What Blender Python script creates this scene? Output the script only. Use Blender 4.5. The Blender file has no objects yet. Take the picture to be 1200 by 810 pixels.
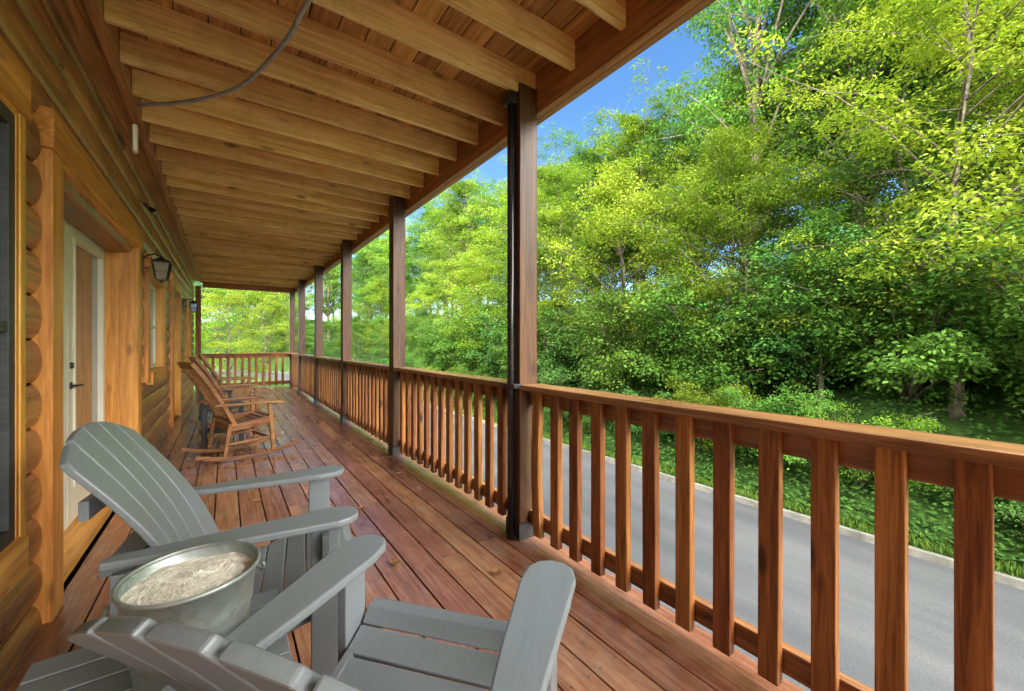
import bpy, bmesh, math, random
import numpy as np
from mathutils import Vector, Matrix
PI = math.pi
random.seed(7)
S = bpy.context.scene
COL = S.collection
S.view_settings.view_transform = 'Standard'
S.view_settings.look = 'None'
S.view_settings.exposure = 0

# ------------------------------------------------------------------ mesh builder
class MB:
    def __init__(self): self.v = []; self.f = []
    def _add(self, vs, fs):
        b = len(self.v); self.v += [tuple(p) for p in vs]; self.f += [tuple(b + i for i in f) for f in fs]
    def box(self, x0, x1, y0, y1, z0, z1):
        self._add([(x0,y0,z0),(x1,y0,z0),(x1,y1,z0),(x0,y1,z0),(x0,y0,z1),(x1,y0,z1),(x1,y1,z1),(x0,y1,z1)],
                  [(0,3,2,1),(4,5,6,7),(0,1,5,4),(1,2,6,5),(2,3,7,6),(3,0,4,7)])
        return self
    def bar(self, p0, p1, w, h, up=(0,0,1), e=0.0):
        p0 = Vector(p0); p1 = Vector(p1); d = (p1-p0).normalized()
        s = d.cross(Vector(up)).normalized(); u = s.cross(d).normalized()
        p0 = p0-d*e; p1 = p1+d*e
        vs = []
        for p in (p0, p1):
            for a, b in ((-1,-1),(1,-1),(1,1),(-1,1)): vs.append(p + s*(a*w/2) + u*(b*h/2))
        self._add(vs, [(0,1,2,3),(7,6,5,4),(0,4,5,1),(1,5,6,2),(2,6,7,3),(3,7,4,0)])
        return self
    def strip(self, pts, w, h, side=(0,1,0)):
        pts = [Vector(p) for p in pts]; s = Vector(side); vs = []
        for i, p in enumerate(pts):
            d = (pts[min(i+1,len(pts)-1)] - pts[max(i-1,0)]).normalized(); u = s.cross(d).normalized()
            for a, b in ((-1,-1),(1,-1),(1,1),(-1,1)): vs.append(p + s*(a*w/2) + u*(b*h/2))
        n = len(pts); fs = [(0,1,2,3), tuple(4*(n-1)+k for k in (3,2,1,0))]
        for i in range(n-1):
            for k in range(4):
                fs.append((4*i+k, 4*i+4+k, 4*i+4+(k+1)%4, 4*i+(k+1)%4))
        self._add(vs, fs); return self
    def tube(self, pts, r, n=8):
        pts = [Vector(p) for p in pts]; rs = r if isinstance(r, (list, tuple)) else [r]*len(pts)
        vs = []; ref = Vector((0.13,0.21,1)).normalized()
        for i, p in enumerate(pts):
            d = (pts[min(i+1,len(pts)-1)] - pts[max(i-1,0)]).normalized()
            rr = ref if abs(d.dot(ref)) < .95 else Vector((1,0,0))
            a = d.cross(rr).normalized(); b = d.cross(a).normalized()
            for k in range(n):
                t = 2*PI*k/n; vs.append(p + (a*math.cos(t)+b*math.sin(t))*rs[i])
        m = len(pts); fs = [tuple(range(n))[::-1], tuple(n*(m-1)+k for k in range(n))]
        for i in range(m-1):
            for k in range(n): fs.append((n*i+k, n*i+(k+1)%n, n*i+n+(k+1)%n, n*i+n+k))
        self._add(vs, fs); return self
    def lathe(self, prof, n=32, c=(0,0,0), caps=False, rot=0):
        vs = []
        for r, z in prof:
            for k in range(n):
                t = 2*PI*k/n+rot; vs.append((c[0]+r*math.cos(t), c[1]+r*math.sin(t), c[2]+z))
        m = len(prof); fs = []
        for i in range(m-1):
            for k in range(n): fs.append((n*i+k, n*i+(k+1)%n, n*i+n+(k+1)%n, n*i+n+k))
        if caps: fs += [tuple(range(n))[::-1], tuple(n*(m-1)+k for k in range(n))]
        self._add(vs, fs); return self
    def prism(self, poly, off):
        n = len(poly); off = Vector(off); vs = [Vector(p) for p in poly] + [Vector(p)+off for p in poly]
        fs = [tuple(range(n))[::-1], tuple(range(n, 2*n))]
        for k in range(n): fs.append((k, (k+1)%n, n+(k+1)%n, n+k))
        self._add(vs, fs); return self
    def build(self, name, mat, parent=None, bevel=0, smooth=False, recalc=True, loc=None):
        me = bpy.data.meshes.new(name); me.from_pydata(self.v, [], self.f)
        if recalc:
            bm = bmesh.new(); bm.from_mesh(me); bmesh.ops.recalc_face_normals(bm, faces=bm.faces); bm.to_mesh(me); bm.free()
        if smooth: me.polygons.foreach_set('use_smooth', [True]*len(me.polygons))
        me.materials.append(mat)
        o = bpy.data.objects.new(name, me); COL.objects.link(o)
        if parent: o.parent = parent
        if loc: o.location = loc
        if bevel:
            md = o.modifiers.new('Bevel', 'BEVEL'); md.width = bevel; md.segments = 2; md.limit_method = 'ANGLE'; md.angle_limit = .6
        return o

def tag(o, label=None, cat=None, group=None, kind=None):
    if label: o['label'] = label
    if cat: o['category'] = cat
    if group: o['group'] = group
    if kind: o['kind'] = kind
    return o
def thing(name, label, cat, loc=(0,0,0), rz=0, group=None):
    o = bpy.data.objects.new(name, None); COL.objects.link(o); o.location = loc; o.rotation_euler = (0,0,rz)
    o.empty_display_size = .1
    return tag(o, label, cat, group)
def dup(root, loc, rz=0, label=None, group=None, scale=None):
    r = root.copy(); COL.objects.link(r); r.location = loc; r.rotation_euler = (0,0,rz)
    if label: r['label'] = label
    if group: r['group'] = group
    elif 'group' in r and group == '': del r['group']
    if scale: r.scale = scale
    for ch in list(root.children):
        c = ch.copy(); COL.objects.link(c); c.parent = r
        for g in ch.children:
            d = g.copy(); COL.objects.link(d); d.parent = c
    return r

# ------------------------------------------------------------------ materials
def newmat(name):
    m = bpy.data.materials.new(name); m.use_nodes = True; N = m.node_tree.nodes; L = m.node_tree.links
    return m, N, L, N['Principled BSDF']
def nd(N, t, **kw):
    n = N.new(t)
    for k, v in kw.items(): setattr(n, k, v)
    return n
def ramp(N, L, src, stops):
    r = N.new('ShaderNodeValToRGB'); cr = r.color_ramp
    while len(cr.elements) < len(stops): cr.elements.new(.5)
    for e, (p, c) in zip(cr.elements, stops): e.position = p; e.color = (*c, 1) if len(c) == 3 else c
    L.new(src, r.inputs[0]); return r
def math_(N, L, op, a, b=None, clamp=False):
    n = N.new('ShaderNodeMath'); n.operation = op; n.use_clamp = clamp
    for i, x in enumerate((a, b)):
        if x is None: continue
        if isinstance(x, (int, float)): n.inputs[i].default_value = x
        else: L.new(x, n.inputs[i])
    return n.outputs[0]
def mixc(N, L, fac, a, b, blend='MIX'):
    n = N.new('ShaderNodeMix'); n.data_type = 'RGBA'; n.blend_type = blend
    for s, x in ((n.inputs[0], fac), (n.inputs[6], a), (n.inputs[7], b)):
        if isinstance(x, (int, float)): s.default_value = x
        elif isinstance(x, tuple): s.default_value = (*x, 1)
        else: L.new(x, s)
    return n.outputs[2]

def wood(name, dark, light, axis=1, rough=.5, grain=26, var=.35, knots=.0, weather=None, bump=.25, spec=.4, wscale=2.3):
    m, N, L, B = newmat(name)
    tc = nd(N, 'ShaderNodeTexCoord'); geo = nd(N, 'ShaderNodeNewGeometry'); oi = nd(N, 'ShaderNodeObjectInfo')
    rnd = math_(N, L, 'FRACT', math_(N, L, 'ADD', geo.outputs['Random Per Island'], math_(N, L, 'MULTIPLY', oi.outputs['Random'], 3.7)))
    off = math_(N, L, 'MULTIPLY', rnd, 41.0)
    cx = nd(N, 'ShaderNodeCombineXYZ')
    for i in range(3): L.new(off, cx.inputs[i])
    va = nd(N, 'ShaderNodeVectorMath'); va.operation = 'ADD'; L.new(tc.outputs['Object'], va.inputs[0]); L.new(cx.outputs[0], va.inputs[1])
    mp = nd(N, 'ShaderNodeMapping'); L.new(va.outputs[0], mp.inputs[0])
    s = [grain]*3; s[axis] = grain*.05; mp.inputs['Scale'].default_value = s
    n1 = nd(N, 'ShaderNodeTexNoise'); n1.inputs['Scale'].default_value = 1.6; n1.inputs['Detail'].default_value = 4; n1.inputs['Roughness'].default_value = .7; n1.inputs['Distortion'].default_value = .9
    L.new(mp.outputs[0], n1.inputs[0])
    mp2 = nd(N, 'ShaderNodeMapping'); L.new(va.outputs[0], mp2.inputs[0]); s2 = [5.0]*3; s2[axis] = .9; mp2.inputs['Scale'].default_value = s2
    n2 = nd(N, 'ShaderNodeTexNoise'); n2.inputs['Scale'].default_value = 1; n2.inputs['Detail'].default_value = 2; L.new(mp2.outputs[0], n2.inputs[0])
    mixv = math_(N, L, 'ADD', math_(N, L, 'MULTIPLY', n1.outputs[0], .7), math_(N, L, 'MULTIPLY', n2.outputs[0], .3))
    mid = tuple((a+b)/2 for a, b in zip(dark, light))
    r = ramp(N, L, mixv, [(.38, dark), (.5, mid), (.61, light)])
    col = r.outputs[0]
    if knots:
        mk = nd(N, 'ShaderNodeMapping'); L.new(va.outputs[0], mk.inputs[0]); s3 = [7.0]*3; s3[axis] = 2.6; mk.inputs['Scale'].default_value = s3
        vo = nd(N, 'ShaderNodeTexVoronoi'); vo.inputs['Scale'].default_value = 1.0; L.new(mk.outputs[0], vo.inputs[0])
        kr = ramp(N, L, vo.outputs['Distance'], [(.07, (1,1,1)), (.17, (0,0,0))])
        kf = math_(N, L, 'MULTIPLY', kr.outputs[0], knots)
        col = mixc(N, L, kf, col, tuple(x*.3 for x in dark))
    if weather:
        tw = nd(N, 'ShaderNodeTexNoise'); tw.inputs['Scale'].default_value = wscale; tw.inputs['Detail'].default_value = 5; tw.inputs['Roughness'].default_value = .72
        L.new(tc.outputs['Object'], tw.inputs[0])
        wr = ramp(N, L, tw.outputs[0], [(.48, (0,0,0)), (.66, (1,1,1))])
        wf = math_(N, L, 'MULTIPLY', wr.outputs[0], weather[1])
        col = mixc(N, L, wf, col, weather[0])
    hsv = nd(N, 'ShaderNodeHueSaturation'); L.new(col, hsv.inputs['Color'])
    L.new(math_(N, L, 'ADD', math_(N, L, 'MULTIPLY', rnd, var), 1-var/2), hsv.inputs['Value'])
    L.new(math_(N, L, 'ADD', math_(N, L, 'MULTIPLY', rnd, .02), .49), hsv.inputs['Hue'])
    L.new(hsv.outputs[0], B.inputs['Base Color'])
    L.new(math_(N, L, 'ADD', math_(N, L, 'MULTIPLY', n2.outputs[0], .35), rough-.17), B.inputs['Roughness'])
    B.inputs['Specular IOR Level'].default_value = spec
    if bump:
        bp = nd(N, 'ShaderNodeBump'); bp.inputs['Strength'].default_value = bump; bp.inputs['Distance'].default_value = .004
        L.new(n1.outputs[0], bp.inputs['Height']); L.new(bp.outputs[0], B.inputs['Normal'])
    return m

def noisy(name, c1, c2, scale=8, rough=.7, metal=0, bump=.1, spec=.5, dist=.01, detail=4):
    m, N, L, B = newmat(name)
    tc = nd(N, 'ShaderNodeTexCoord'); n = nd(N, 'ShaderNodeTexNoise'); n.inputs['Scale'].default_value = scale; n.inputs['Detail'].default_value = detail; n.inputs['Roughness'].default_value = .65
    L.new(tc.outputs['Object'], n.inputs[0])
    r = ramp(N, L, n.outputs[0], [(.35, c1), (.65, c2)]); L.new(r.outputs[0], B.inputs['Base Color'])
    B.inputs['Roughness'].default_value = rough; B.inputs['Metallic'].default_value = metal; B.inputs['Specular IOR Level'].default_value = spec
    if bump:
        bp = nd(N, 'ShaderNodeBump'); bp.inputs['Strength'].default_value = bump; bp.inputs['Distance'].default_value = dist
        L.new(n.outputs[0], bp.inputs['Height']); L.new(bp.outputs[0], B.inputs['Normal'])
    return m

def leafmat(name, dark, light, trans=.4, sat=1.0):
    m, N, L, B = newmat(name); N.remove(B)
    geo = nd(N, 'ShaderNodeNewGeometry'); oi = nd(N, 'ShaderNodeObjectInfo'); tc = nd(N, 'ShaderNodeTexCoord')
    n = nd(N, 'ShaderNodeTexNoise'); n.inputs['Scale'].default_value = .9; n.inputs['Detail'].default_value = 0; L.new(tc.outputs['Object'], n.inputs[0])
    f = math_(N, L, 'ADD', math_(N, L, 'MULTIPLY', n.outputs[0], 1.5), math_(N, L, 'MULTIPLY', geo.outputs['Random Per Island'], .6))
    f = math_(N, L, 'SUBTRACT', f, .55, True)
    c = mixc(N, L, f, dark, light)
    hsv = nd(N, 'ShaderNodeHueSaturation'); L.new(c, hsv.inputs['Color'])
    L.new(math_(N, L, 'ADD', math_(N, L, 'MULTIPLY', oi.outputs['Random'], .03), .488), hsv.inputs['Hue'])
    L.new(math_(N, L, 'ADD', math_(N, L, 'MULTIPLY', oi.outputs['Random'], .35), .84), hsv.inputs['Value'])
    df = nd(N, 'ShaderNodeBsdfDiffuse'); L.new(hsv.outputs[0], df.inputs[0]); out = df.outputs[0]
    if trans:
        tr = nd(N, 'ShaderNodeBsdfTranslucent'); t2 = mixc(N, L, 1.0, hsv.outputs[0], (1.2,1.2,.6), 'MULTIPLY'); L.new(t2, tr.inputs[0])
        mx = nd(N, 'ShaderNodeMixShader'); mx.inputs[0].default_value = trans
        L.new(df.outputs[0], mx.inputs[1]); L.new(tr.outputs[0], mx.inputs[2]); out = mx.outputs[0]
    L.new(out, N['Material Output'].inputs[0])
    return m

M = {}
M['deck'] = wood('deck_stain', (.165,.056,.028), (.39,.170,.090), 1, .22, 28, .42, .45, ((.44,.31,.22), .24), .4, .95, 5.0)
M['joist'] = wood('joist_pine', (.66,.37,.12), (.98,.70,.32), 0, .6, 20, .35, .8, ((.40,.20,.065), .32), .25, .4, 4.5)
M['ceil'] = wood('ceiling_pine', (.36,.16,.048), (.76,.40,.14), 1, .6, 22, .6, .6, None, 0)
M['beam'] = wood('beam_stain', (.24,.10,.035), (.56,.27,.10), 1, .5, 20, .2, .4, None, .25)
M['post'] = wood('post_stain', (.032,.015,.008), (.12,.052,.024), 2, .45, 20, .4, .5, None, .3)
M['balu'] = wood('baluster_stain', (.14,.040,.010), (.46,.185,.054), 2, .45, 28, .5, .85, None, .4)
M['rail'] = wood('rail_stain', (.13,.047,.019), (.42,.185,.082), 1, .30, 24, .3, .6, None, .4, .6)
M['railx'] = wood('rail_stain_cross', (.22,.07,.020), (.48,.19,.07), 0, .45, 24, .3, .4, None, .3)
M['log'] = wood('log_stain', (.18,.064,.020), (.52,.235,.072), 1, .32, 18, .4, .7, ((.12,.05,.024), .55), .35, .55)
M['trim'] = wood('trim_stain_v', (.50,.19,.03), (.90,.45,.10), 2, .4, 20, .2, .6, None, .25)
M['trimh'] = wood('trim_stain_h', (.50,.19,.03), (.90,.45,.10), 1, .4, 20, .2, .6, None, .25)
M['rock'] = wood('rocker_wood', (.15,.058,.020), (.42,.20,.072), 0, .4, 24, .35, .3, None, .2)
M['grey'] = wood('grey_lumber', (.165,.185,.197), (.192,.214,.227), 0, .36, 60, .08, 0, None, .04, .5)
M['dkgrey'] = wood('dark_lumber', (.030,.032,.035), (.06,.062,.065), 0, .5, 50, .1, 0, None, .1)
M['white'] = noisy('white_paint', (.86,.82,.70), (.92,.89,.78), 5, .4, 0, 0)
M['black'] = noisy('black_metal', (.012,.012,.013), (.03,.03,.032), 20, .35, 0, 0)
M['pipe'] = noisy('black_pipe', (.010,.010,.011), (.022,.022,.022), 10, .22, 0, 0, .6)
M['conduit'] = noisy('grey_conduit', (.25,.25,.25), (.40,.40,.40), 12, .45, 0, 0)
M['concrete'] = noisy('kerb_concrete', (.09,.09,.075), (.20,.19,.16), 3, .9, 0, .3)
M['leafdry'] = noisy('dry_leaf', (.20,.08,.02), (.45,.22,.07), 30, .7, 0, .2)
M['ash'] = noisy('wood_ash', (.60,.54,.42), (.92,.89,.78), 60, .95, 0, .6, .2, .008, 6)
M['bark'] = noisy('bark', (.06,.045,.032), (.20,.165,.125), 9, .9, 0, 0)
M['roof'] = noisy('roof_shingle', (.05,.045,.04), (.12,.11,.10), 14, .9, 0, 0)
def galv():
    m, N, L, B = newmat('galvanised_steel')
    tc = nd(N, 'ShaderNodeTexCoord'); v = nd(N, 'ShaderNodeTexVoronoi'); v.inputs['Scale'].default_value = 60; L.new(tc.outputs['Object'], v.inputs[0])
    n = nd(N, 'ShaderNodeTexNoise'); n.inputs['Scale'].default_value = 9; n.inputs['Detail'].default_value = 6; L.new(tc.outputs['Object'], n.inputs[0])
    sx = nd(N, 'ShaderNodeSeparateColor'); L.new(v.outputs['Color'], sx.inputs[0])
    f = math_(N, L, 'ADD', math_(N, L, 'MULTIPLY', sx.outputs[0], .2), math_(N, L, 'MULTIPLY', n.outputs[0], .8))
    r = ramp(N, L, f, [(.3, (.27,.31,.29)), (.7, (.44,.48,.46))]); L.new(r.outputs[0], B.inputs['Base Color'])
    B.inputs['Metallic'].default_value = .6; L.new(math_(N, L, 'ADD', math_(N, L, 'MULTIPLY', n.outputs[0], .3), .28), B.inputs['Roughness'])
    return m
M['galv'] = galv()
def glassdark(name, c, sp=1.0):
    m, N, L, B = newmat(name); B.inputs['Base Color'].default_value = (*c,1); B.inputs['Roughness'].default_value = .02
    B.inputs['Specular IOR Level'].default_value = sp; B.inputs['IOR'].default_value = 2.4; return m
M['glass'] = glassdark('window_glass', (.12,.15,.11)); M['dglass'] = glassdark('door_glass', (.17,.165,.12), 1.0)
def lampglass():
    m, N, L, B = newmat('lamp_glass'); B.inputs['Base Color'].default_value = (.85,.85,.8,1); B.inputs['Roughness'].default_value = .15
    B.inputs['Transmission Weight'].default_value = .8; return m
M['lamp'] = lampglass()
def asphalt():
    m, N, L, B = newmat('asphalt')
    tc = nd(N, 'ShaderNodeTexCoord')
    a = nd(N, 'ShaderNodeTexNoise'); a.inputs['Scale'].default_value = 45; a.inputs['Detail'].default_value = 4; a.inputs['Roughness'].default_value = .8; L.new(tc.outputs['Object'], a.inputs[0])
    mp = nd(N, 'ShaderNodeMapping'); mp.inputs['Scale'].default_value = (1.6,.25,1); L.new(tc.outputs['Object'], mp.inputs[0])
    b = nd(N, 'ShaderNodeTexNoise'); b.inputs['Scale'].default_value = 1; b.inputs['Detail'].default_value = 5; L.new(mp.outputs[0], b.inputs[0])
    f = math_(N, L, 'ADD', math_(N, L, 'MULTIPLY', a.outputs[0], .5), math_(N, L, 'MULTIPLY', b.outputs[0], .5))
    r = ramp(N, L, f, [(.38, (.030,.033,.037)), (.5, (.050,.053,.057)), (.62, (.080,.082,.085))]); L.new(r.outputs[0], B.inputs['Base Color']); B.inputs['Roughness'].default_value = .8
    return m
M['asphalt'] = asphalt()
M['grass'] = noisy('grass_ground', (.03,.06,.010), (.07,.12,.022), 1.3, .9, 0, 0, .2)
M['hill'] = noisy('hill_floor', (.02,.05,.010), (.045,.09,.018), 2.5, .95, 0, 0, .1)
M['blade'] = leafmat('grass_blades', (.045,.085,.012), (.11,.17,.030), 0)
M['ivy'] = leafmat('ivy_leaves', (.022,.058,.012), (.062,.13,.026), 0)
LM = {'dark': leafmat('leaf_dark', (.026,.072,.016), (.075,.16,.034), 0),
      'mid': leafmat('leaf_mid', (.036,.092,.015), (.115,.22,.038), .3),
      'yellow': leafmat('leaf_yellow', (.120,.195,.018), (.30,.365,.045), .35),
      'lime': leafmat('leaf_lime', (.068,.140,.014), (.20,.30,.038), .35)}

# ------------------------------------------------------------------ camera
cam_d = bpy.data.cameras.new('camera'); cam = bpy.data.objects.new('camera', cam_d); COL.objects.link(cam); S.camera = cam
YAW = math.atan(336/470)
cam.location = (0,0,1.2); cam.rotation_euler = (PI/2, 0, -YAW)
cam_d.sensor_width = 36; cam_d.lens = 36*470/1200; cam_d.clip_end = 1000; cam_d.clip_start = .02
cam_d.shift_y = -2/1200

# ------------------------------------------------------------------ world & sun
EL = math.radians(52); AZ = math.radians(-150)      # azimuth from +Y towards +X
W = bpy.data.worlds.new('World'); S.world = W; W.use_nodes = True
N = W.node_tree.nodes; L = W.node_tree.links
sky = N.new('ShaderNodeTexSky'); sky.sky_type = 'NISHITA'; sky.sun_disc = False; sky.sun_elevation = EL; sky.sun_rotation = AZ
sky.ozone_density = 2.5; sky.dust_density = .4
hs = N.new('ShaderNodeHueSaturation'); hs.inputs['Saturation'].default_value = 1.2; hs.inputs['Value'].default_value = 2.1; L.new(sky.outputs[0], hs.inputs['Color'])
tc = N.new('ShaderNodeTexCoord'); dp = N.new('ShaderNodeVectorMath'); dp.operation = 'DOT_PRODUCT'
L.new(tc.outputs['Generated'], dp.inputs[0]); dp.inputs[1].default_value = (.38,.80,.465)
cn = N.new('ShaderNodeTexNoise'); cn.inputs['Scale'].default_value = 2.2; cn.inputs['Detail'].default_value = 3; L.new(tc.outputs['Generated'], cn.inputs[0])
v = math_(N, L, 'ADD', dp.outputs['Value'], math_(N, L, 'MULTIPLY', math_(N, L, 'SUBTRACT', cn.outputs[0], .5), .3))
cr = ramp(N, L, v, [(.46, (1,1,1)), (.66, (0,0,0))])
sky_fill = mixc(N, L, cr.outputs[0], hs.outputs[0], (95,93,89))  # bright white added outside the blue patch in view, to fill the porch
L.new(sky_fill, N['Background'].inputs[0]); N['Background'].inputs[1].default_value = .15
sd = bpy.data.lights.new('sun', 'SUN'); so = bpy.data.objects.new('sun', sd); COL.objects.link(so)
sd.energy = 5.0; sd.angle = math.radians(.8); sd.color = (1,.95,.86)
sv = Vector((math.sin(AZ)*math.cos(EL), math.cos(AZ)*math.cos(EL), math.sin(EL)))
so.rotation_euler = sv.to_track_quat('Z', 'Y').to_euler(); so.location = sv*60

# ------------------------------------------------------------------ setting
GZ = -1.8
def sh(y): return -0.02*(y-35)**2 if y > 35 else 0.0
def hz(t, y):
    t = max(t, 0); a = min(max((y-8)/8, 0), 1)
    z = GZ + .10 + (.50*t if t < 12 else 6 + (.34*(1-a)-.25*a)*(t-12))
    if y < 9: z += (9-y)*.02*min(t, 14)*.5
    return z + .25*math.sin(y*.35+t*.4)*min(t/4, 1) + .12*math.sin(y*1.1)*min(t/3, 1)
g = MB(); g.v = [(-250,-250,GZ-.02),(250,-250,GZ-.02),(250,250,GZ-.02),(-250,250,GZ-.02)]; g.f = [(0,1,2,3)]
tag(g.build('ground', M['grass'], recalc=False), kind='structure')
ys = [-40+2*i for i in range(70)]
def ribbon(x0, x1, z):
    r = MB()
    for y in ys: r.v += [(x0+sh(y), y, z), (x1+sh(y), y, z)]
    r.f = [(2*i, 2*i+1, 2*i+3, 2*i+2) for i in range(len(ys)-1)]
    return r
tag(ribbon(3.9, 7.90, GZ).build('road', M['asphalt'], recalc=False), kind='structure')
k = MB()
for y in ys:
    s = sh(y); k.v += [(7.90+s,y,GZ-.02),(7.91+s,y,GZ+.10),(8.0+s,y,GZ+.10),(8.0+s,y,GZ-.02)]
for i in range(len(ys)-1):
    for a in range(3): k.f.append((4*i+a, 4*i+a+1, 4*i+5+a, 4*i+4+a))
tag(k.build('kerb', M['concrete']), kind='structure')
h = MB(); ts = [-.12,.0,.5,1,1.5,2,3,4,5,6,8,10,12,15,18,22,27,33,40,50,60]
for y in ys:
    for t in ts: h.v.append((8.1+sh(y)+t, y, hz(t, y) if t > 0 else GZ+.08))
nt_ = len(ts)
for i in range(len(ys)-1):
    for j in range(nt_-1): h.f.append((i*nt_+j, i*nt_+j+1, (i+1)*nt_+j+1, (i+1)*nt_+j))
tag(h.build('hillside', M['hill'], smooth=True), kind='structure')

def leaf_mesh(name, C, D, Nn, a, b, mat):
    Sd = np.cross(Nn, D); Sd /= np.linalg.norm(Sd, axis=1)[:,None]+1e-9
    n = len(C); V = np.empty((n,4,3), np.float32)
    V[:,0] = C - D*a[:,None]/2; V[:,1] = C + Sd*b[:,None]/2 + D*a[:,None]*.05; V[:,2] = C + D*a[:,None]/2 - Nn*a[:,None]*.12; V[:,3] = C - Sd*b[:,None]/2 + D*a[:,None]*.05
    me = bpy.data.meshes.new(name); me.vertices.add(4*n); me.vertices.foreach_set('co', V.reshape(-1))
    me.loops.add(4*n); me.loops.foreach_set('vertex_index', np.arange(4*n, dtype=np.int32))
    me.polygons.add(n); me.polygons.foreach_set('loop_start', np.arange(0,4*n,4,dtype=np.int32)); me.polygons.foreach_set('loop_total', np.full(n,4,np.int32))
    me.update(calc_edges=True); me.validate(); me.materials.append(mat); return me
def norm(a): return a/(np.linalg.norm(a, axis=1)[:,None]+1e-9)

def make_tree(seed, H, R, base, limbs, per, leaves, leaf=(.17,.10), rise=.35, spray=.5, trunk_r=.12, shrub=False, shape=.8, zs=.28, tilt=.75):
    rg = np.random.RandomState(seed); rnd = random.Random(seed)
    wood_ = MB()
    bend = [(rnd.uniform(-.03,.03)*H, rnd.uniform(-.03,.03)*H) for _ in range(5)]
    def tp(u):
        i = min(int(u*4), 3); f = u*4-i
        return Vector((bend[i][0]*(1-f)+bend[i+1][0]*f, bend[i][1]*(1-f)+bend[i+1][1]*f, 0))*min(u*2,1) + Vector((0,0,H*u))
    if not shrub:
        us = [0,.03,.12,.25,.4,.55,.7,.85,.97]
        wood_.tube([tp(u)-Vector((0,0,.3 if u==0 else 0)) for u in us], [trunk_r*(1.5 if u==0 else 1.15 if u<.05 else 1-.85*u) for u in us], 8)
    cs = []; rs = []
    for i in range(limbs):
        q = (i+rnd.random())/limbs
        if shrub: u = .02+rnd.random()*.05; az = rnd.random()*2*PI; ln = R*rnd.uniform(.6,1.1); up = rnd.uniform(.3,1.0)*H
        else:
            u = base+(1-base)*q*.95; az = i*2.4+rnd.uniform(-.5,.5)
            w = math.sin(PI*min(max((q*.88+.12),0),1)**shape)**.7
            ln = R*w*rnd.uniform(.45,1.25)+.25; up = ln*rise*rnd.uniform(.3,2.0)
        p0 = tp(u); d = Vector((math.cos(az), math.sin(az), 0))
        pts = []
        for t in (0,.25,.5,.75,1):
            if shrub: pts.append(p0 + d*ln*t + Vector((0,0,up*(1-(1-t)**1.8))))
            else: pts.append(p0 + d*ln*t + Vector((rnd.uniform(-.08,.08)*ln*t, rnd.uniform(-.08,.08)*ln*t, up*(t**.7) - .12*ln*t*t)))
        r0 = max(trunk_r*(1-.85*u)*.45, .012)
        wood_.tube(pts, [r0, r0*.75, r0*.5, r0*.3, .005], 5)
        for j in range(per):
            t = .25+.75*(j+rnd.random())/per; x = t*4; a = min(int(x),3); f = x-a
            c = pts[a]*(1-f)+pts[a+1]*f; side = Vector((-d.y, d.x, 0))
            o = side*rnd.uniform(-1,1)*ln*.32*(1.15-t*.5) + Vector((0,0,rnd.uniform(-.3,.3)*spray*2))
            cs.append(c+o); rs.append(spray*rnd.uniform(.55,1.15))
    cs = np.array([tuple(c) for c in cs]); rs = np.array(rs)
    n = len(cs)*leaves; idx = np.repeat(np.arange(len(cs)), leaves)
    ang = rg.rand(n)*2*PI; rad = np.sqrt(rg.rand(n))*rs[idx]
    off = np.stack([np.cos(ang)*rad, np.sin(ang)*rad, rg.randn(n)*zs*rs[idx]-.3*rad**2/rs[idx]], 1)
    C = cs[idx]+off
    D = np.stack([np.cos(ang+rg.randn(n)*.8), np.sin(ang+rg.randn(n)*.8), -.25+rg.randn(n)*.45], 1); D = norm(D)
    Nn = norm(np.stack([rg.randn(n)*tilt, rg.randn(n)*tilt, np.ones(n)], 1)); Nn = norm(Nn - D*np.sum(Nn*D,1)[:,None])
    sc = .6+.8*rg.rand(n)
    me = leaf_mesh('crown', C, D, Nn, leaf[0]*sc, leaf[1]*sc, LM['mid'])
    root = thing('tree', 'tree', 'tree')
    t = wood_.build('trunk', M['bark'], root, smooth=True)
    c = bpy.data.objects.new('crown', me); COL.objects.link(c); c.parent = root
    return root
protos = {
 'tall':  [make_tree(1, 12, 3.0, .20, 52, 10, 60, (.108,.062), .8, .52, .19, zs=.2), make_tree(2, 12, 2.9, .24, 50, 10, 60, (.108,.062), 1.0, .52, .17, zs=.2)],
 'broad': [make_tree(3, 8, 2.8, .10, 44, 10, 62, (.090,.050), .6, .50, .11, zs=.2), make_tree(4, 8, 2.7, .12, 44, 10, 62, (.088,.048), .8, .50, .10, zs=.2)],
 'airy':  [make_tree(5, 9, 3.4, .16, 40, 11, 78, (.084,.038), .55, .50, .09, zs=.16, tilt=.5), make_tree(6, 8.5, 3.2, .14, 40, 11, 76, (.084,.040), .4, .5, .08, zs=.16, tilt=.5)],
 'shrub': [make_tree(8, 2.6, 1.6, 0, 30, 9, 76, (.062,.035), .3, .34, .04, True, zs=.2), make_tree(9, 2.2, 1.5, 0, 28, 9, 76, (.066,.039), .3, .34, .04, True, zs=.2)],
}
used = set()
def plant(kind, v, x, y, s, mat, label, group=None, z=None, name='tree', cat='tree', sz=None):
    p = protos[kind][v % 2]; t = x-8.1-sh(y)
    z = z if z is not None else (hz(t, y) if t > 0 else GZ)
    loc = (x, y, z-.05); rz = random.random()*6.28
    key = (kind, v % 2)
    sc = (s, s, s*(sz or 1))
    if key not in used:
        used.add(key); r = p; r.location = loc; r.rotation_euler = (0,0,rz); r['label'] = label; r.scale = sc
        if group: r['group'] = group
    else: r = dup(p, loc, rz, label, group or '', sc)
    r.name = name; r['category'] = cat
    for c in r.children:
        if c.name.startswith('crown'):
            c.material_slots[0].link = 'OBJECT'; c.material_slots[0].material = LM[mat]
    return r
plant('airy', 0, 10.6, 1.2, 1.0, 'yellow', 'bright yellow-green airy tree with layered sprays at the right edge of the forest')
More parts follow.
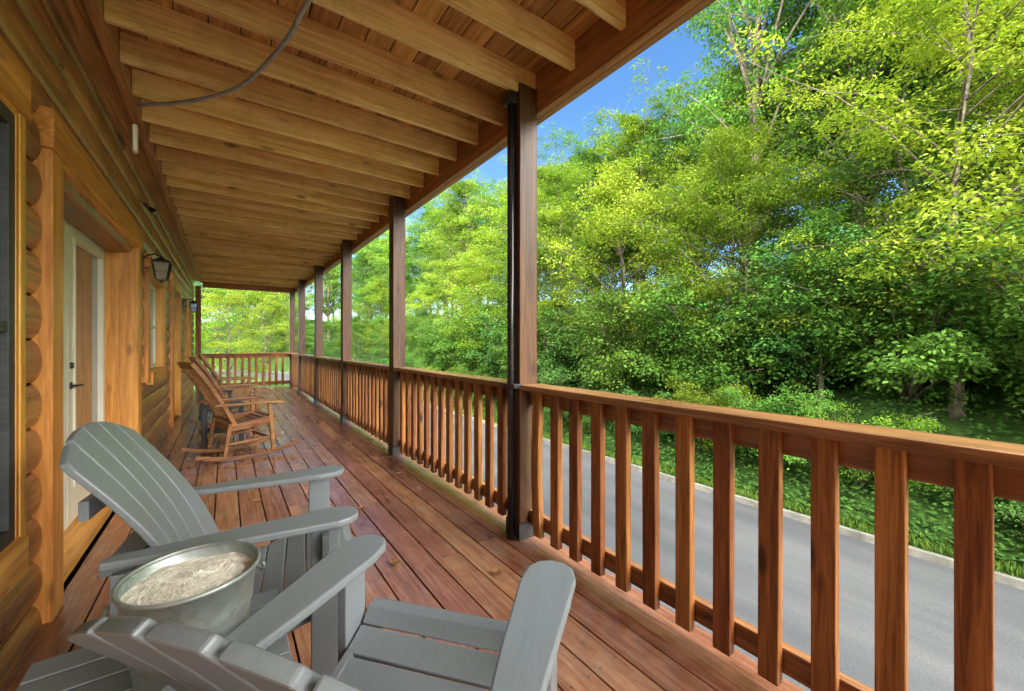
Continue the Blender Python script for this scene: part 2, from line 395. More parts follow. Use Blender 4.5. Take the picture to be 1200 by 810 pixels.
plant('airy', 1, 10.9, -1.6, 1.05, 'yellow', 'yellow-green spreading tree at the far right, partly cut by the picture edge')
plant('tall', 0, 13.8, 5.9, .95, 'mid', 'tallest mid-green tree rising beside the blue sky, right of the nearest post', sz=1.5)
plant('broad', 0, 11.2, 9.2, .98, 'yellow', 'yellow-green bushy tree just right of the nearest porch post')
plant('airy', 0, 11.4, 12.6, .95, 'lime', 'lime green slim tree directly behind the nearest porch post')
plant('tall', 1, 14.6, 3.6, 1.2, 'mid', 'tall full green tree behind the yellow-green tree at the right')
plant('tall', 0, 16.5, 1.0, 1.2, 'mid', 'tall green tree high on the slope at upper right')
plant('airy', 1, 11.4, 5.6, .85, 'lime', 'small lime green layered tree in front of the tallest tree')
plant('broad', 0, 10.6, 3.2, .55, 'mid', 'low bushy green tree behind the near railing')
plant('airy', 1, 12.4, 16.2, 1.0, 'yellow', 'yellow-green tree between the first and second porch posts')
plant('broad', 0, -2.2, 25, .78, 'lime', 'lime green tree seen beyond the far end railing next to the house corner')
plant('airy', 0, .2, 28, .78, 'yellow', 'spreading yellow-green tree in the middle of the view past the far end railing')
plant('broad', 1, 2.2, 33, .85, 'lime', 'lime green tree seen through the far porch end beside the road')
plant('broad', 0, -5.5, 33, 1.0, 'mid', 'green tree farthest left beyond the porch end')
gl = {'dark':'dark green', 'mid':'mid green', 'lime':'lime green', 'yellow':'yellow-green'}
rr = random.Random(11)
for i, (x, y) in enumerate([(-8,42),(-5,46),(-2.4,40),(-6,54),(-9,60),(-3,66),(2.5,62),(6,56),(1,72),(-8,72),(7,66),(-.5,50)]):
    m = ['mid','lime','mid'][i%3]
    plant('broad', i, x, y, rr.uniform(1.0,1.25), m, f'{gl[m]} tree far beyond the porch end and the road bend', f'{gl[m]} trees far beyond the porch end')
def row(kind, t0, t1, y0, y1, step, s0, s1, mats, what, where, name='tree', cat='tree', sz=None):
    y = y0; i = 0
    while y < y1:
        m = rr.choice(mats); t = rr.uniform(t0, t1); yy = y+rr.uniform(-.3,.3)*step
        lab = f'{gl[m]} {what} {where}'
        plant(kind, i, 8.1+sh(yy)+t, yy, rr.uniform(s0, s1), m, lab, f'{gl[m]} {what}s {where}', name=name, cat=cat, sz=sz)
        y += step*(1 if y < 22 else 1.5); i += 1
row('shrub', .50, .95, -4, 26, 1.5, .50, .80, ['dark','mid','mid','lime'], 'shrub', 'along the foot of the slope beyond the kerb', 'shrub', 'shrub')
row('shrub', 2.0, 3.0, -4, 24, 2.0, 1.1, 1.6, ['mid','mid','lime','dark'], 'tall shrub', 'just up the slope behind the kerbside shrubs', 'shrub', 'shrub')
row('broad', 1.8, 2.8, 24, 58, 1.9, .42, .6, ['mid','lime','mid'], 'low tree', 'at the far foot of the slope near the road bend')
row('broad', 3.2, 5.0, -4, 56, 3.0, .62, .88, ['mid','lime','yellow','mid','lime'], 'bushy tree', 'in the lower row of the forest')
row('tall', 6.0, 8.0, -4, 60, 3.6, .70, .82, ['mid','lime','mid','lime'], 'leafy tree', 'in the middle of the wooded slope')
row('broad', 8.2, 9.6, 0, 18, 2.6, .95, 1.15, ['mid','lime','mid'], 'round tree', 'filling the gaps halfway up the slope')
row('tall', 4.5, 9.5, 24, 62, 2.2, .82, .98, ['mid','mid','lime'], 'full tree', 'on the far part of the slope past the second post')
row('tall', 10.5, 12.0, 11, 66, 3.0, .70, .82, ['mid','mid','lime','dark'], 'tall tree', 'along the upper treeline')
row('tall', 10, 13, -4, 6, 3.0, 1.0, 1.2, ['mid','dark'], 'large tree', 'high up the steep slope on the right')
row('tall', 16, 18, -3, 7, 3.6, 1.15, 1.25, ['mid','mid'], 'large tree', 'at the top of the slope on the right')
rg = np.random.RandomState(5); n = 80000
ty = -4+40*rg.rand(n)**1.4; tt = .12+7*rg.rand(n)**1.5
X = 8.02+tt; Z = np.array([hz(a, b) for a, b in zip(tt, ty)])+rg.rand(n)**2*.35*np.minimum(tt*2, 1)
C = np.stack([X+np.array([sh(b) for b in ty]), ty, Z], 1); an = rg.rand(n)*6.28
D = norm(np.stack([np.cos(an), np.sin(an), rg.randn(n)*.3], 1)); Nn = norm(np.stack([rg.randn(n)*.5-.5, rg.randn(n)*.5, np.ones(n)], 1)); Nn = norm(Nn-D*np.sum(Nn*D,1)[:,None])
sc = .6+.8*rg.rand(n); me = leaf_mesh('ground_cover', C, D, Nn, .07*sc, .048*sc, M['ivy'])
o = bpy.data.objects.new('ground_cover', me); COL.objects.link(o); tag(o, 'ivy and leafy undergrowth covering the slope beyond the kerb', 'ground cover', kind='stuff')
n = 36000
ty = -2+32*rg.rand(n)**1.5; X = np.where(rg.rand(n) < .6, 2.2+1.75*rg.rand(n), 7.98+.25*rg.rand(n))
C = np.stack([X, ty, np.full(n, GZ+.05)+np.where(X > 7, .1+.12*(X-8), 0)], 1); an = rg.rand(n)*6.28
D = norm(np.stack([rg.randn(n)*.3, rg.randn(n)*.3, np.ones(n)], 1)); Nn = norm(np.stack([np.cos(an), np.sin(an), 0*an], 1)); Nn = norm(Nn-D*np.sum(Nn*D,1)[:,None])
sc = .6+.8*rg.rand(n); me = leaf_mesh('grass', C, D, Nn, .12*sc, .014*sc, M['blade'])
o = bpy.data.objects.new('grass', me); COL.objects.link(o); tag(o, 'short grass on the verges of the road', 'grass', kind='stuff')

# ------------------------------------------------------------------ house
WX = -.64; Y0, Y1 = -8.0, 12.9; LP = .187
house = thing('log_house', 'honey stained log-sided house wall along the left of the porch', 'house', (WX, 0, 0))
openings = [(.75,2.225,.50,2.04), (2.70,4.68,-.1,2.04), (5.35,6.5,.92,1.90), (7.6,8.7,-.1,2.04), (10.1,11.1,.92,1.90)]
def logs(m, ya, yb, zc):
    n = 9; pr = []
    for i in range(n+1):
        a = PI*i/n; pr.append((-.040+.044*math.sin(a)**.8 if 0 < i < n else -.040, -math.cos(a)*LP/2*.985))
    pr = [(-.16,-LP/2)]+pr+[(-.16,LP/2)]
    m.prism([(p, ya, zc+q) for p, q in pr], (0, yb-ya, 0))
w = MB(); z = -.09
rl = random.Random(3)
while z < 3.3:
    zc = z+LP/2; segs = [(Y0, Y1)]
    for a, b, c, d in openings:
        if c < zc < d:
            ns = []
            for p, q in segs:
                if b <= p or a >= q: ns.append((p,q))
                else:
                    if a > p: ns.append((p,a))
                    if b < q: ns.append((b,q))
            segs = ns
    for p, q in segs:
        y = p
        while y < q-.01:
            e = min(q, y+rl.uniform(3.2,4.8))
            if q-e < .5: e = q
            logs(w, y, e-.002, zc); y = e
    z += LP
w.build('log_siding', M['log'], house, smooth=False)
MB().box(-.6,-.33,Y0,Y1,-1.8,3.3).build('inner_wall', M['log'], house)
MB().box(-.3,-.0,Y0,Y1,-1.8,-.12).build('foundation', M['concrete'], house)
MB().box(-5.5,-.17,Y0,Y1,3.32,6.9).build('upper_wall', M['log'], house)
rf = MB(); rf.prism([(.35,Y0-.5,6.75),(.35,Y0-.5,6.9),(-3.6,Y0-.5,9.2),(-7.6,Y0-.5,6.9),(-7.6,Y0-.5,6.75),(-3.6,Y0-.5,9.05)], (0,Y1-Y0+1,0)); rf.build('roof', M['roof'], house)
def casing(y0, y1, z0, z1, door=False, wd=.14, nm='window_casing'):
    p = .035; zb = 0 if door else z0-.10
    MB().box(-.03,p,y0-wd,y0,zb,z1).box(-.22,p-.004,y0-.002,y0+.022,z0,z1-.001).build(nm, M['trim'], house, .004)
    MB().box(-.03,p,y1,y1+wd,zb,z1).box(-.22,p-.004,y1-.022,y1+.002,z0,z1-.001).build(nm, M['trim'], house, .004)
    MB().box(-.03,p+.008,y0-wd-.02,y1+wd+.02,z1,z1+.17).box(-.22,p-.004,y0+.022,y1-.022,z1-.022,z1+.002).build('head_trim', M['trimh'], house, .004)
    if not door: MB().box(-.03,p+.02,y0-.001,y1+.001,z0-.13,z0-.0).build('window_sill', M['trimh'], house, .004)
def window(y0, y1, z0, z1, col, wd=.14, fx=-.045):
    casing(y0, y1, z0, z1, wd=wd)
    a, b, c, d = y0+.022, y1-.022, z0, z1-.022
    f = MB(); t = .05; X0, X1 = fx-.055, fx
    f.box(X0,X1,a,b,c,c+t).box(X0,X1,a,b,d-t,d).box(X0,X1,a,a+t,c+t,d-t).box(X0,X1,b-t,b,c+t,d-t)
    f.box(X0+.004,X1-.004,a+t,b-t,(c+d)/2-.02,(c+d)/2+.02)
    win = f.build('window', col, house, .003)
    MB().box(fx-.045,fx-.020,a+t,b-t,c+t,d-t).build('pane', M['glass'], win)
    return win
window(*openings[0], M['dkgrey'], .05, .028); window(*openings[2], M['white']); window(*openings[4], M['white'])
def door(y0, y1, leaves):
    casing(y0, y1, 0, 2.04, True, nm='door_casing')
    a, b = y0+.022, y1-.022; wd = (b-a)/leaves
    MB().box(-.24,-.02,a,b,-.005,.035).build('threshold', M['trimh'], house, .003)
    for i in range(leaves):
        p, q = a+i*wd+.004, a+(i+1)*wd-.004; st = .12
        d = MB(); X0, X1 = -.215, -.17
        d.box(X0,X1,p,p+st,.04,2.01).box(X0,X1,q-st,q,.04,2.01).box(X0,X1,p+st,q-st,.04,.28).box(X0,X1,p+st,q-st,1.88,2.01)
        e = .018
        d.box(X1,X1+.012,p+st-e,p+st,.28-e,1.88+e).box(X1,X1+.012,q-st,q-st+e,.28-e,1.88+e).box(X1,X1+.012,p+st,q-st,.28-e,.28).box(X1,X1+.012,p+st,q-st,1.88,1.88+e)
        dd = d.build('door', M['white'], house, .003)
        MB().box(-.198,-.19,p+st-.001,q-st+.001,.279,1.881).build('pane', M['dglass'], dd)
        if i == leaves-1:
            yy = p+.06; hh = MB().lathe([(.0,.0),(.024,.0),(.024,.006),(.0,.006)], 16)
            hh.v = [(X1+z_, yy+x_, .93+y_) for x_, y_, z_ in hh.v]
            hh.tube([(X1,yy,.93),(X1+.035,yy,.93)], .007).tube([(X1+.035,yy-.005,.93),(X1+.038,yy+.05,.93),(X1+.034,yy+.10,.925)], .007)
            hh.build('handle', M['black'], dd, smooth=False)
            h2 = MB().lathe([(.0,.0),(.022,.0),(.018,.014),(.0,.014)], 16); h2.v = [(X1+z_, yy+x_, 1.06+y_) for x_, y_, z_ in h2.v]
            h2.build('deadbolt', M['black'], dd)
door(2.70, 4.68, 2); door(7.6, 8.7, 1)

def lantern(loc, label):
    t = thing('wall_lantern', label, 'lantern', loc); t.scale = (.88,.88,.88)
    MB().box(-.01,.015,-.055,.055,-.09,.12).build('mount', M['black'], t, .004)
    MB().tube([(.01,0,.06),(.05,0,.10),(.10,0,.12),(.15,0,.11),(.165,0,.09)], .009).tube([(.01,0,-.04),(.06,0,-.03),(.10,0,.02),(.08,0,.08)], .006).build('bracket', M['black'], t, smooth=True)
    f = MB(); q = PI/4; cx = .165
    f.lathe([(.012,.10),(.03,.085),(.10,.05),(.112,.035),(.112,.028),(.0,.028)], 4, (cx,0,0), rot=q)
    f.lathe([(.0,-.155),(.065,-.155),(.065,-.143),(.0,-.143)], 4, (cx,0,0), rot=q)
    f.lathe([(.0,-.185),(.012,-.175),(.018,-.155)], 8, (cx,0,0))
    for sx in (-1,1):
        for sy in (-1,1): f.bar((cx+sx*.045,sy*.045,-.145),(cx+sx*.072,sy*.072,.03),.01,.01)
        f.bar((cx+sx*.058,-.058,-.06),(cx+sx*.058,.058,-.06),.005,.005); f.bar((cx-.058,sx*.058,-.06),(cx+.058,sx*.058,-.06),.005,.005)
    f.build('frame', M['black'], t)
    MB().lathe([(.058,-.143),(.094,.028)], 4, (cx,0,0), rot=q).build('glass', M['lamp'], t)
lantern((WX+.01, 4.98, 1.93), 'black wall lantern beside the near double door')
lantern((WX+.01, 9.6, 1.93), 'smaller-looking black wall lantern far down the log wall')
t = thing('junction_box', 'small white electrical fitting on the wall where the grey conduit ends', 'electrical box', (WX+.17, 3.42, 2.50))
MB().box(-.0,.022,-.025,.025,-.10,.07).build('cover', M['white'], t, .006)
t = thing('flood_light', 'small dark floodlight high on the log wall', 'light', (WX+.0, 5.25, 2.55)); t.scale = (.6,.6,.6)
MB().lathe([(.0,0),(.045,0),(.045,.02),(0,.02)],16).build('mount', M['black'], t)
MB().tube([(0,0,0),(.05,0,-.03),(.08,0,-.05)],.012).tube([(.06,.0,-.03),(.12,.0,-.09),(.13,0,-.10)],[.028,.05,.05],12).build('lamp_head', M['black'], t)

# ------------------------------------------------------------------ deck
dk = thing('porch_deck', 'red-brown stained porch deck of long boards', 'deck', (0,0,0))
b = MB(); x = WX+.005; bw = .1365; gp = .008; i = 0; rd = random.Random(5); scr = MB()
while x+bw < 1.52:
    segs = [-4.0]; y = -4+rd.uniform(1.0,4.5)
    while y < 12.5: segs.append(y); y += rd.choice([3.66,4.88])
    segs.append(12.9)
    for p, q in zip(segs, segs[1:]):
        dz = rd.uniform(-.0015,.0015); b.box(x, x+bw, p+.0015, q-.0015, -.036+dz, dz)
    yy = -.6
    while yy < 8:
        for xx in (x+.025, x+bw-.025):
            c = len(scr.v); xx += rd.uniform(-.004,.004); y_ = yy+rd.uniform(-.006,.006)
            scr.v += [(xx+.0045*math.cos(a*PI/3), y_+.0045*math.sin(a*PI/3), .0022) for a in range(6)]; scr.f.append(tuple(range(c, c+6)))
        yy += .405
    x += bw+gp; i += 1
b.box(x, 1.635, -4.0, 12.9, -.036, -.001)
b.build('deck_board', M['deck'], dk, .002)
scr.build('screws', M['black'], dk, recalc=False)
MB().box(1.60, 1.63, -4.0, 12.9, -.28, -.039).box(WX, 1.60, 12.86, 12.9, -.28, -.040).build('rim_joist', M['rail'], dk, .003)
sj = MB(); y = -3.8
while y < 12.8: sj.box(WX, 1.60, y, y+.04, -.24, -.040); y += .405
sj.build('floor_joists', M['post'], dk)
MB().box(WX,1.60,-3.9,12.8,-.262,-.25).build('underside', M['hill'], dk)
for y in (-2.5, 2.03, 6.57, 11.1): MB().box(1.45,1.59,y-.07,y+.07,-1.85,-.265).build('support', M['post'], dk, .004)

# ------------------------------------------------------------------ upper deck (ceiling)
JH = .160
ud = thing('upper_deck', 'underside of the upper deck with honey pine joists', 'deck', (0,0,2.75))
ys_j = [1.29+.352*k for k in range(-10, 34)]
for y in ys_j:
    if y > 12.6: break
    cr_ = random.uniform(-.006,.006)
    MB().box(WX+.17, 1.598, y-.017, y+.017, cr_, JH).build('joist', M['joist'], ud, .002)
MB().box(WX+.115, WX+.168, -3.6, 12.85, -.01, JH).box(WX-.01,WX+.113,-3.6,12.85,.02,JH).build('ledger', M['beam'], ud, .004)
MB().box(1.60,1.645,-3.6,12.89,-.10,JH-.003).box(1.647,1.69,-3.6,12.9,-.10,JH+.012).build('edge_beam', M['beam'], ud, .004)
MB().box(WX+.17,1.598,12.80,12.85,-.12,JH-.002).build('end_beam', M['railx'], ud, .004)
b = MB(); x = WX-.0; rd = random.Random(9)
while x < 1.72:
    segs = [-3.6]; y = -3.6+rd.uniform(1,4)
    while y < 12.3: segs.append(y); y += rd.choice([2.44,3.66])
    segs.append(12.95)
    for p, q in zip(segs, segs[1:]): b.box(x, x+.1365, p+.001, q-.001, JH+.001, JH+.037)
    x += .1425
b.build('ceiling_board', M['ceil'], ud, .002)
MB().box(WX, 1.72, -3.6, 12.95, JH+.040, JH+.046).build('membrane', M['roof'], ud)
cpts = [(.42,-.6,2.70),(.50,.3,2.71),(.48,1.0,2.71),(.42,1.5,2.72),(.30,1.97,2.72),(.26,2.22,2.715),(.19,2.47,2.70),(.08,2.78,2.69),(-.08,3.04,2.69),(-.25,3.24,2.695),(-.38,3.38,2.71),(-.46,3.52,2.74)]
sm = []
for i in range(len(cpts)-1):
    P = [Vector(cpts[max(i-1,0)]), Vector(cpts[i]), Vector(cpts[i+1]), Vector(cpts[min(i+2,len(cpts)-1)])]
    for k_ in range(6):
        u = k_/6; sm.append(.5*((2*P[1])+(-P[0]+P[2])*u+(2*P[0]-5*P[1]+4*P[2]-P[3])*u*u+(-P[0]+3*P[1]-3*P[2]+P[3])*u**3))
sm.append(Vector(cpts[-1]))
tag(MB().tube(sm, .0115, 8).build('conduit', M['conduit'], smooth=True), 'grey flexible conduit looping under the ceiling joists', 'conduit')

# ------------------------------------------------------------------ posts
PY = [2.03, 4.30, 6.57, 8.84, 11.05]
plab = ['thick dark brown porch post nearest the camera with a black pipe on it', 'second dark brown porch post from the camera', 'third dark brown porch post from the camera', 'fourth dark brown porch post from the camera', 'fifth dark brown porch post, last before the corner']
for y, l in zip(PY, plab):
    t = thing('porch_post', l, 'post', (1.53, y, 0))
    MB().box(-.068,.068,-.068,.068,0,2.80).build('shaft', M['post'], t, .005)
    MB().box(-.075,.066,-.072,-.0685,.0,.10).build('base_bracket', M['black'], t)
    MB().box(-.075,.066,.0685,.072,.0,.10).build('base_bracket', M['black'], t)
t = thing('porch_post', 'dark brown corner post at the far outer end of the porch', 'post', (1.53, 12.78, 0)); MB().box(-.068,.068,-.068,.068,0,2.63).build('shaft', M['post'], t, .005)
t = thing('porch_post', 'brown post against the house wall at the far end of the porch', 'post', (WX+.09, 12.74, 0)); MB().box(-.055,.055,-.055,.055,0,2.65).build('shaft', M['balu'], t, .005)
t = thing('drain_pipe', 'slim black pipe strapped to the nearest porch post', 'pipe', (1.437, 2.02, 0))  # black tube put in for the shade on the post's left face
MB().tube([(0,0,.0),(0,0,1.4),(0,0,2.74)], .024, 14).build('pipe', M['pipe'], t, smooth=True)
MB().box(-.028,.026,-.07,.07,.93,.955).build('strap', M['black'], t, .002)
MB().box(-.04,.025,-.04,.04,2.67,2.74).build('elbow', M['black'], t, .004)

# ------------------------------------------------------------------ railings
first_b = [None]
def railing(y0, y1, label, b0=None):
    L_ = y1-y0; t = thing('railing', label, 'railing', (1.53, y0, 0))
    MB().box(-.07,.085,0,L_,.915,.95).build('top_cap', M['rail'], t, .005)
    MB().box(.005,.04,0,L_,.825,.914).build('upper_rail', M['rail'], t, .003)
    MB().box(.005,.04,0,L_,.085,.172).build('lower_rail', M['rail'], t, .003)
    sp = .155; n = int((L_-.06)/sp); st = (L_-(n-1)*sp)/2 if b0 is None else b0-y0
    i = 0
    while st+i*sp < L_-.05 and i < 60:
        yy = st+i*sp; i += 1
        if yy < .04: continue
        if y1 == PY[0]-.07 and L_-yy < .2:
            m = MB().strip([(-.014, .020*math.sin(PI*u/8), .055+.858*u/8) for u in range(9)], .064*1.0, .036, (0,1,0))
            o = m.build('baluster', M['balu'], t, .003); o.location = (0, yy, 0)
            continue
        if first_b[0] is None:
            o = MB().box(-.033,.004,-.032,.032,0,.858).build('baluster', M['balu'], t, .003); first_b[0] = o
        else:
            o = first_b[0].copy(); COL.objects.link(o); o.parent = t
        o.location = (0, yy+random.uniform(-.003,.003), .055); o.rotation_euler = (random.uniform(-.006,.006), 0, random.uniform(-.02,.02))
    return t
railing(-3.0, PY[0]-.07, 'nearest stretch of wooden railing filling the right side of the porch', .141-.155*20)
names = ['railing section between the nearest and second porch posts', 'railing section between the second and third porch posts', 'railing section between the third and fourth porch posts', 'railing section between the fourth and fifth porch posts', 'railing section between the fifth post and the far corner post']
ends = PY+[12.78]
for i in range(5): railing(ends[i]+.07, ends[i+1]-.07, names[i])
t = thing('railing', 'railing section closing the far end of the porch', 'railing', (WX+.15, 12.78, 0)); L_ = 1.46-(WX+.15)
MB().box(0,L_,-.07,.07,.915,.95).build('top_cap', M['railx'], t, .006)
MB().box(0,L_,.01,.045,.825,.914).build('upper_rail', M['railx'], t); MB().box(0,L_,.01,.045,.085,.172).build('lower_rail', M['railx'], t)
for i in range(12):
    o = first_b[0].copy(); COL.objects.link(o); o.parent = t; o.location = (.08+i*.155, 0, .055); o.rotation_euler = (0,0,PI/2)

# ------------------------------------------------------------------ adirondack chair (faces +X)
def adirondack(label, loc, rz, top=.925, lean=.30, fan=.1085):
    t = thing('adirondack_chair', label, 'chair', loc, rz)
    st = MB(); n = 7
    def sp(x): u = (.376-x)/.52; return .405-.15*u-.035*math.sin(PI*min(u,1))
    for i in range(n):
        xa = .372-i*.0755; xb = xa-.0685
        if i == 0: st.strip([(.386,0,.345),(.388,0,.372),(.378,0,.392),(.358,0,.402),(.332,0,.401),(xb,0,sp(xb))], .54, .02)
        else: st.strip([(xa,0,sp(xa)),((xa+xb)/2,0,sp((xa+xb)/2)),(xb,0,sp(xb))], .54, .02)
    st.build('seat', M['grey'], t, .003)
    def slat(k):
        m = MB(); yb = k*.095; yt = k*(fan+.0045); wb = .0905/2; wt = fan/2; rows = 26; V = []
        for i in range(rows+1):
            uu = i/rows
            cy = yb+(yt-yb)*uu; hw = wb+(wt-wb)*uu
            if uu > .97: hw *= math.sqrt(max(0,1-((uu-.97)/.03)**2*.25))
            for s_ in (-1,-.5,0,.5,1):
                y = cy+s_*hw; ztop = top-1.15*y*y
                z = .26+(ztop-.26)*uu
                x = -.10-lean*uu+.05*math.sin(PI*uu)+.65*y*y
                V.append((x,y,z,uu))
        nn = len(V); th = Vector((-.9,0,-.42)).normalized()*.022
        vs = [Vector(v[:3]) for v in V]+[Vector(v[:3])+th for v in V]; fs = []; W5 = 5
        for i in range(rows):
            for j in range(W5-1):
                a = i*W5+j; fs.append((a,a+1,a+W5+1,a+W5)); fs.append((nn+a,nn+a+W5,nn+a+W5+1,nn+a+1))
            a = i*W5; fs.append((a,a+W5,nn+a+W5,nn+a)); a = i*W5+W5-1; fs.append((a,nn+a,nn+a+W5,a+W5))
        for j in range(W5-1): fs.append((j,nn+j,nn+j+1,j+1)); a = rows*W5+j; fs.append((a,a+1,nn+a+1,nn+a))
        m._add(vs, fs); return m
    bkm = MB()
    for k_ in range(-2,3): s_ = slat(k_); bkm._add(s_.v, s_.f)
    bkm.build('backrest', M['grey'], t, .005, smooth=False)
    for p, q, a_, b_ in (((-.15,-.24,.30),(-.15,.24,.30),.03,.07),((-.275,-.27,.535),(-.275,.27,.535),.08,.028),((-.37,-.2,.70),(-.37,.2,.70),.025,.06)):
        MB().bar(p,q,a_,b_).build('back_brace', M['grey'], t, .004)
    for s_ in (-1,1):
        pl = [(-.30,.268),(-.30,.318),(-.1,.334),(.2,.350),(.32,.355),(.362,.343),(.385,.315),(.39,.28),(.378,.245),(.345,.222),(.28,.215),(.05,.232),(-.15,.254)]
        a = MB().prism([(x, s_*y, .555+.018*(x+.4)) for x, y in pl], (0,0,.024)); a.build('armrest', M['grey'], t, .006)
        MB().box(.235,.325,s_*.292-.014,s_*.292+.014,0,.564).build('leg', M['grey'], t, .004)
        lb = MB().prism([(.365,s_*.26-.013,.26),(.365,s_*.26-.013,.370),(.31,s_*.26-.013,.372),(.0,s_*.26-.013,.27),(-.17,s_*.26-.013,.225),(-.46,s_*.26-.013,.02),(-.46,s_*.26-.013,.0),(-.36,s_*.26-.013,.0),(-.12,s_*.26-.013,.125)], (0,.026,0))
        lb.build('side_rail', M['grey'], t, .004)
        br = MB().prism([(.268,s_*.307,.545),(.268,s_*.348,.545),(.268,s_*.324,.47),(.268,s_*.307,.40)], (.024,0,0)); br.build('bracket', M['grey'], t, .002)
        MB().box(-.28,-.21,s_*.292-.012,s_*.292+.012,.10,.535).build('rear_upright', M['grey'], t, .004)
    return t
A = adirondack('grey slatted adirondack chair facing the railing, farther of the two', (0.05, 1.86, 0), math.radians(-8), .935, .325, .100)
B_ = adirondack('grey slatted adirondack chair nearest the camera, seen from behind', (.268, .825, 0), math.radians(39), .885, .290, .100)

TT = .45
t = thing('side_table', 'grey slatted side table under the metal tub', 'table', (-.12, 1.19, 0), math.radians(0))
s_ = MB()
for i in range(6): s_.box(-.25,.25,-.235+i*.079,-.235+i*.079+.072,TT-.02,TT)
s_.build('tabletop', M['grey'], t, .003)
for sy in (-1,1): MB().box(-.2,.2,sy*.19-.01,sy*.19+.01,TT-.09,TT-.022).build('apron', M['grey'], t, .003)
for sx in (-1,1):
    for sy in (-1,1): MB().box(sx*.2-.03,sx*.2+.03,sy*.213-.011,sy*.213+.011,0,TT-.022).build('leg', M['grey'], t, .003)
TB = (-.062, 1.185, TT)
t = thing('metal_tub', 'galvanised round tub full of pale ash between the two grey chairs', 'tub', TB)
R_ = .127; Hh = .228
pf = [(0,.004),(.092,.004),(.098,0),(.100,.012),(.107,.07),(.1105,.075),(.110,.085),(.1155,.135),(.119,.140),(.1185,.150),(R_,Hh),(R_+.006,Hh+.002),(R_+.007,Hh-.006),(R_+.004,Hh-.009),(R_-.001,Hh-.004),(R_-.005,Hh-.006),(.116,.15),(.100,.012),(0,.012)]
MB().lathe(pf, 64).build('body', M['galv'], t, smooth=True)
for a in (math.radians(20), math.radians(200)):
    c, s0 = math.cos(a), math.sin(a); pts = []
    for i in range(9):
        u = -1+i/4; pts.append((c*(R_+.006+.014*(1-u*u)) - s0*.045*u, s0*(R_+.006+.014*(1-u*u))+c*.045*u, Hh-.03-.035*(1-u*u)))
    MB().tube(pts, .004, 8).build('handle', M['galv'], t, smooth=True)
ash = MB(); na, nr = 64, 22; ra = random.Random(2)
ash.v.append((0,0,Hh-.018))
for j in range(1, nr+1):
    for i in range(na):
        r = .1215*j/nr; a = 2*PI*i/na; x_, y_ = r*math.cos(a), r*math.sin(a)
        z = Hh-.020+.003*math.sin(x_*38+1)*math.cos(y_*31)+.0015*math.sin(x_*90+y_*70)+ra.uniform(-.0012,.0012)-.006*(j/nr)**3
        ash.v.append((x_,y_,z))
for i in range(na): ash.f.append((0,1+i,1+(i+1)%na))
for j in range(nr-1):
    for i in range(na): a = 1+j*na; ash.f.append((a+i,a+na+i,a+na+(i+1)%na,a+(i+1)%na))
tag(ash.build('ash', M['ash'], recalc=False, smooth=False, loc=TB), 'pale grainy ash filling the metal tub', 'ash')

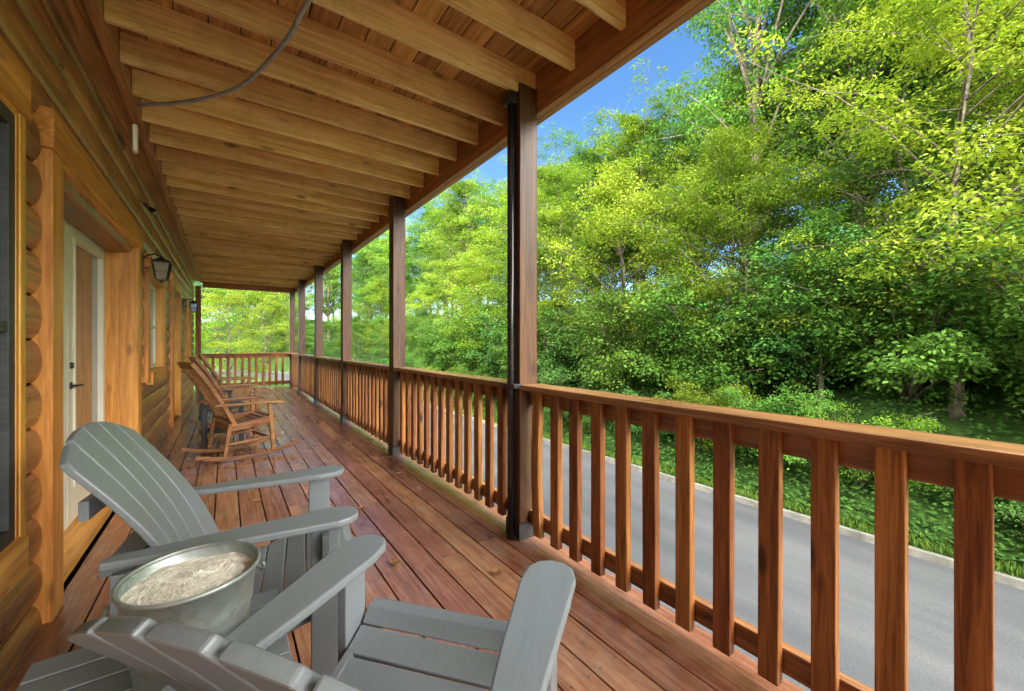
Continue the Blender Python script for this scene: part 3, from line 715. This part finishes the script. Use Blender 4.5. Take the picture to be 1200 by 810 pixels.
# ------------------------------------------------------------------ rocking chairs (face +X)
def rocking(label, loc, rz):
    t = thing('rocking_chair', label, 'rocking chair', loc, rz)
    for s_ in (-1,1):
        y = s_*.27
        MB().strip([(-.50+1.02*i/14, y, .03+.34*(-.50+1.02*i/14-.03)**2) for i in range(15)], .032, .042).build('rocker', M['rock'], t, .006)
        MB().bar((.24,y,.06),(.20,y,.60),.038,.038,(1,0,0)).build('leg', M['rock'], t, .006)
        MB().bar((-.24,y,.08),(-.19,y,.42),.038,.038,(1,0,0)).build('leg', M['rock'], t, .006)
        MB().strip([(-.13,s_*.255,.38),(-.24,s_*.255,.62),(-.37,s_*.255,.86),(-.48,s_*.255,1.03),(-.52,s_*.255,1.09)], .035, .042).build('back_post', M['rock'], t, .006)
        MB().strip([(-.34,y,.635),(-.1,y,.625),(.15,y,.625),(.30,y,.615),(.345,y,.60)], .08, .024).build('armrest', M['rock'], t, .006)
        MB().bar((-.19,y,.37),(.24,y,.43),.03,.07).build('side_rail', M['rock'], t, .004)
        MB().bar((-.23,y,.20),(.23,y,.22),.024,.024).build('stretcher', M['rock'], t, .004)
    for p, q, a_, b_ in (((.22,-.25,.20),(.22,.25,.20),.03,.03),((.24,-.25,.40),(.24,.25,.40),.03,.07),((-.17,-.25,.36),(-.17,.25,.36),.03,.06)):
        MB().bar(p,q,a_,b_).build('cross_rail', M['rock'], t, .004)
    s = MB()
    for i in range(8):
        u = i/7; x = .25-.40*u; z = .455-.075*u-.02*math.sin(PI*u); s.bar((x+.022,0,z),(x-.022,0,z-.008),.54,.018)
    s.build('seat', M['rock'], t, .003)
    b = MB()
    for i in range(6):
        y = -.19+i*.076
        b.strip([(-.145,y,.42),(-.215,y,.60),(-.33,y,.82),(-.435,y,.99),(-.475,y,1.05)], .034, .014)
    b.build('back_slats', M['rock'], t, .003)
    for p, q, a_, b_ in (((-.155,-.235,.44),(-.155,.235,.44),.05,.03),((-.495,-.27,1.06),(-.495,.27,1.06),.07,.03)):
        MB().bar(p,q,a_,b_,(1,0,.5)).build('back_rail', M['rock'], t, .004)
    t.scale = (.93,.93,.93)
    return t
rk = rocking('wooden rocking chair nearest the camera, beside the log wall', (.14, 5.22, 0), math.radians(16))
dup(rk, (.12, 6.95, 0), math.radians(10), 'second wooden rocking chair, just behind the nearest one')
dup(rk, (.12, 8.75, 0), math.radians(6), 'farthest wooden rocking chair on the porch')
t = thing('side_table', 'small black side table between the first two rocking chairs', 'table', (-.02, 5.98, 0))
s_ = MB()
for i in range(5): s_.box(-.22,.22,-.21+i*.086,-.21+i*.086+.078,.44,.46)
s_.build('tabletop', M['dkgrey'], t, .003)
for sx in (-1,1):
    for sy in (-1,1): MB().box(sx*.18-.022,sx*.18+.022,sy*.18-.022,sy*.18+.022,0,.438).build('leg', M['dkgrey'], t, .003)
MB().box(-.19,.19,-.19,.19,.155,.17).build('shelf', M['dkgrey'], t, .002)
dup(t, (-.12, 7.9, 0), 0, 'small black side table behind the second rocking chair')

rv = random.Random(21)
first = None
for (x, y) in [(.36,2.62),(.42,2.70),(.31,2.74),(.75,2.15),(.2,3.6),(.62,3.4),(.9,4.2),(.5,4.6),(1.1,2.9),(.98,1.35),(-.3,3.5),(1.3,3.6),(.55,2.45),(.8,3.0),(.25,4.1),(1.2,5.0),(.7,5.6),(1.15,1.75)]:
    if first is None:
        m = MB()
        out = [(-.035,0),(-.02,.014),(-.012,.011),(-.004,.026),(.006,.014),(.02,.018),(.024,.006),(.042,0)]
        pts = out+[(a,-b_) for a, b_ in out[-2:0:-1]]
        m.v = [(0,0,.004)]+[(a,b_,.004+.010*abs(b_)/.02+.006*abs(a)/.03) for a, b_ in pts]
        m.f = [(0,i,i%len(pts)+1) for i in range(1,len(pts)+1)]
        o = m.build('dead_leaf', M['leafdry'], recalc=False); first = o
        tag(o, 'small brown dead leaf lying on the deck boards', 'leaf', 'dead leaves scattered on the deck')
    else: o = first.copy(); COL.objects.link(o)
    o.location = (x,y,.001); o.rotation_euler = (0,0,rv.random()*6.28); s = rv.uniform(.8,1.5); o.scale = (s,s,s)
